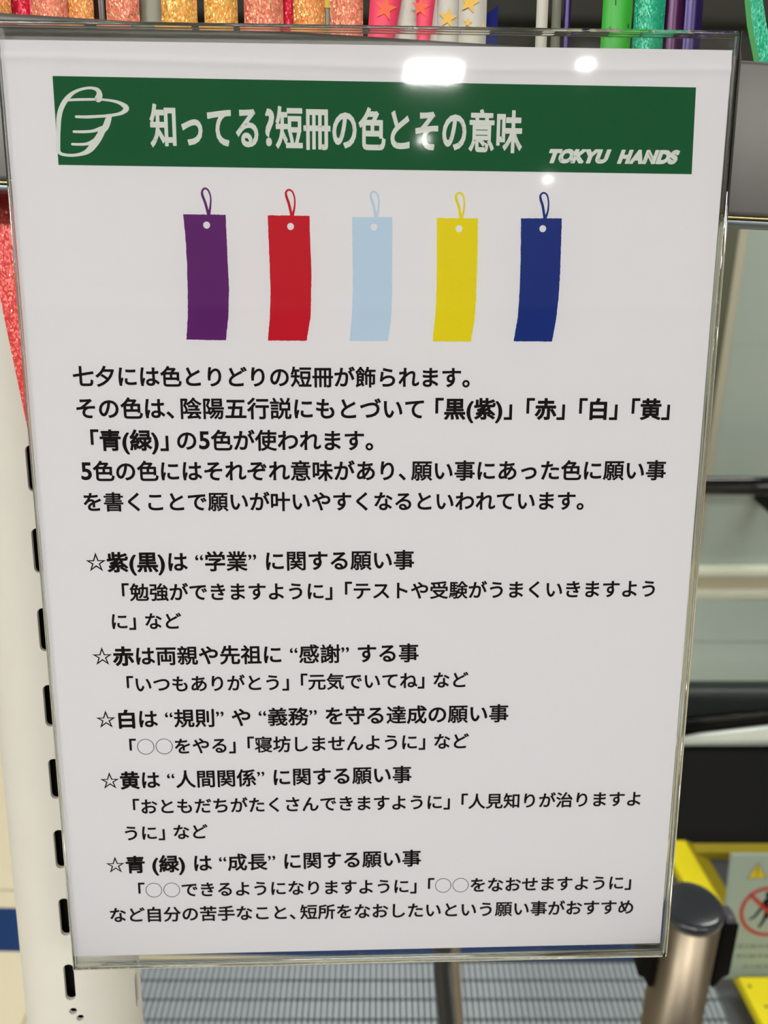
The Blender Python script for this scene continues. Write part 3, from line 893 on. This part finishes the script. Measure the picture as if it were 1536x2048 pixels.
# the joined bar that runs through the second word
link('hand_mark', mm(flat([p for s in [[(-77.79, 133.37, 2.04), (-77.39, 134.41, 1.67), (-77.74, 135.52, 1.22), (-78.9, 136.06, 0.82), (-80.55, 136.13, 0.7), (-82.79, 135.67, 0.74), (-84.87, 134.75, 0.93), (-86.44, 133.44, 1.3), (-87.64, 132.04, 1.39), (-88.7, 130.13, 1.39), (-89.34, 127.86, 1.39), (-89.59, 125.76, 1.26), (-89.83, 123.49, 1.15), (-90.05, 120.85, 1.15), (-90.05, 119.08, 1.08), (-89.03, 118.28, 0.83), (-86.63, 118.02, 0.78), (-84.38, 118.25, 0.85), (-82.48, 118.8, 1.21), (-81.11, 119.7, 1.67), (-80.11, 120.77, 1.95), (-78.9, 122.19, 1.95), (-77.88, 123.61, 1.85), (-77.15, 124.84, 1.76), (-76.15, 125.91, 1.76), (-75.51, 127.31, 1.76), (-74.96, 128.63, 1.39)], [(-86.48, 132.83, 0.63), (-83.71, 133.02, 0.7), (-80.02, 133.12, 0.67), (-76.89, 133.12, 0.59), (-73.59, 132.76, 0.74), (-71.42, 132.09, 1.02), (-70.01, 130.94, 1.58), (-70.9, 129.89, 1.11), (-72.51, 129.26, 0.83), (-75.69, 128.79, 0.78), (-78.48, 128.59, 0.78), (-81.45, 128.43, 0.82), (-84.4, 128.47, 0.7)], [(-85.33, 124.44, 0.7), (-82.46, 124.44, 0.74), (-79.85, 124.68, 0.82), (-77.39, 125.45, 1.11)], [(-86.04, 121.06, 0.67), (-83.63, 121.02, 0.74), (-81.57, 121.25, 0.82), (-79.65, 122.09, 1.11)]] for p in stroke(s)], .10)), m_wprint, bn)
TAGS = {'purple': ([(-55.15, 102.04), (-42.66, 101.98), (-42.62, 94.0), (-42.54, 86.95), (-42.43, 80.61), (-42.84, 73.4), (-43.86, 65.61), (-55.82, 65.74), (-55.1, 72.55), (-54.75, 80.56), (-54.64, 88.46), (-54.77, 96.26)], (-48.39, 99.01), (-47.79, 102.09)),
  'red': ([(-30.36, 101.91), (-18.02, 101.85), (-17.89, 94.16), (-17.68, 86.29), (-17.86, 79.12), (-18.12, 72.68), (-19.39, 65.51), (-31.19, 65.56), (-30.44, 72.63), (-29.99, 80.67), (-30.13, 88.59), (-30.26, 96.42)], (-23.65, 98.79), (-23.19, 101.89)),
  'light': ([(-5.39, 101.55), (6.55, 101.64), (6.59, 94.31), (6.55, 86.42), (6.59, 79.23), (6.29, 71.95), (5.4, 65.49), (-6.31, 65.54), (-5.61, 72.72), (-5.24, 80.78), (-5.29, 88.73), (-5.33, 96.58)], (1.1, 98.81), (1.67, 101.61)),
  'yellow': ([(19.84, 101.5), (32.11, 101.51), (32.24, 93.69), (32.2, 85.75), (32.13, 78.53), (31.88, 72.03), (30.87, 65.38), (19.08, 65.44), (19.8, 72.81), (20.09, 80.89), (20.05, 88.87), (19.92, 96.75)], (26.53, 98.51), (27.04, 101.48)),
  'blue': ([(45.0, 101.61), (57.35, 101.7), (57.47, 93.84), (57.56, 86.68), (57.43, 78.63), (56.97, 72.11), (56.0, 65.45), (44.13, 65.5), (45.13, 72.89), (45.42, 81.0), (45.38, 89.01), (45.17, 96.91)], (51.71, 98.68), (52.24, 101.66))}
TCOL = {'purple': rgb(92, 28, 104), 'red': rgb(192, 14, 36), 'light': rgb(184, 206, 228), 'yellow': rgb(226, 208, 20), 'blue': rgb(18, 44, 122)}
TLAB = {'purple': 'printed purple tag', 'red': 'printed red tag', 'light': 'printed pale blue tag', 'yellow': 'printed yellow tag', 'blue': 'printed dark blue tag'}
def rough(pts, amp=.07):
    out = []
    for i in range(len(pts)):
        a, b = Vector(pts[i]), Vector(pts[(i + 1) % len(pts)])
        n = max(2, int((b - a).length / .45))
        nn = Vector((-(b - a).y, (b - a).x)).normalized()
        for k in range(n):
            p = a.lerp(b, k / n)
            out.append(tuple(p + nn * random.uniform(-amp, amp) * (k > 0)))
    return out
for k, (pts, hole, base) in TAGS.items():
    m = mat('tag_' + k, TCOL[k], .7, spec=.15, noise=.02, nscale=120)
    o = link('tag_print', mm(flat([[rough(pts), disc(hole[0], hole[1], 1.02, 20)[::-1]]], .06)), m, sheet)
    tag(o, TLAB[k])
    bx0, by0 = base
    lp = [(0, -.3, .8), (-.75, 3.2, .75), (-1.5, 5.3, .75), (-1.55, 6.5, .6), (-.75, 7.2, .55), (.35, 6.6, .5), (.95, 4.6, .45), (.75, 2.2, .55), (.15, -.1, .8)]
    link('cord_print', mm(flat(stroke([(bx0 + a + random.uniform(-.08, .08), by0 + b, c) for a, b, c in lp]), .06)), m, o)
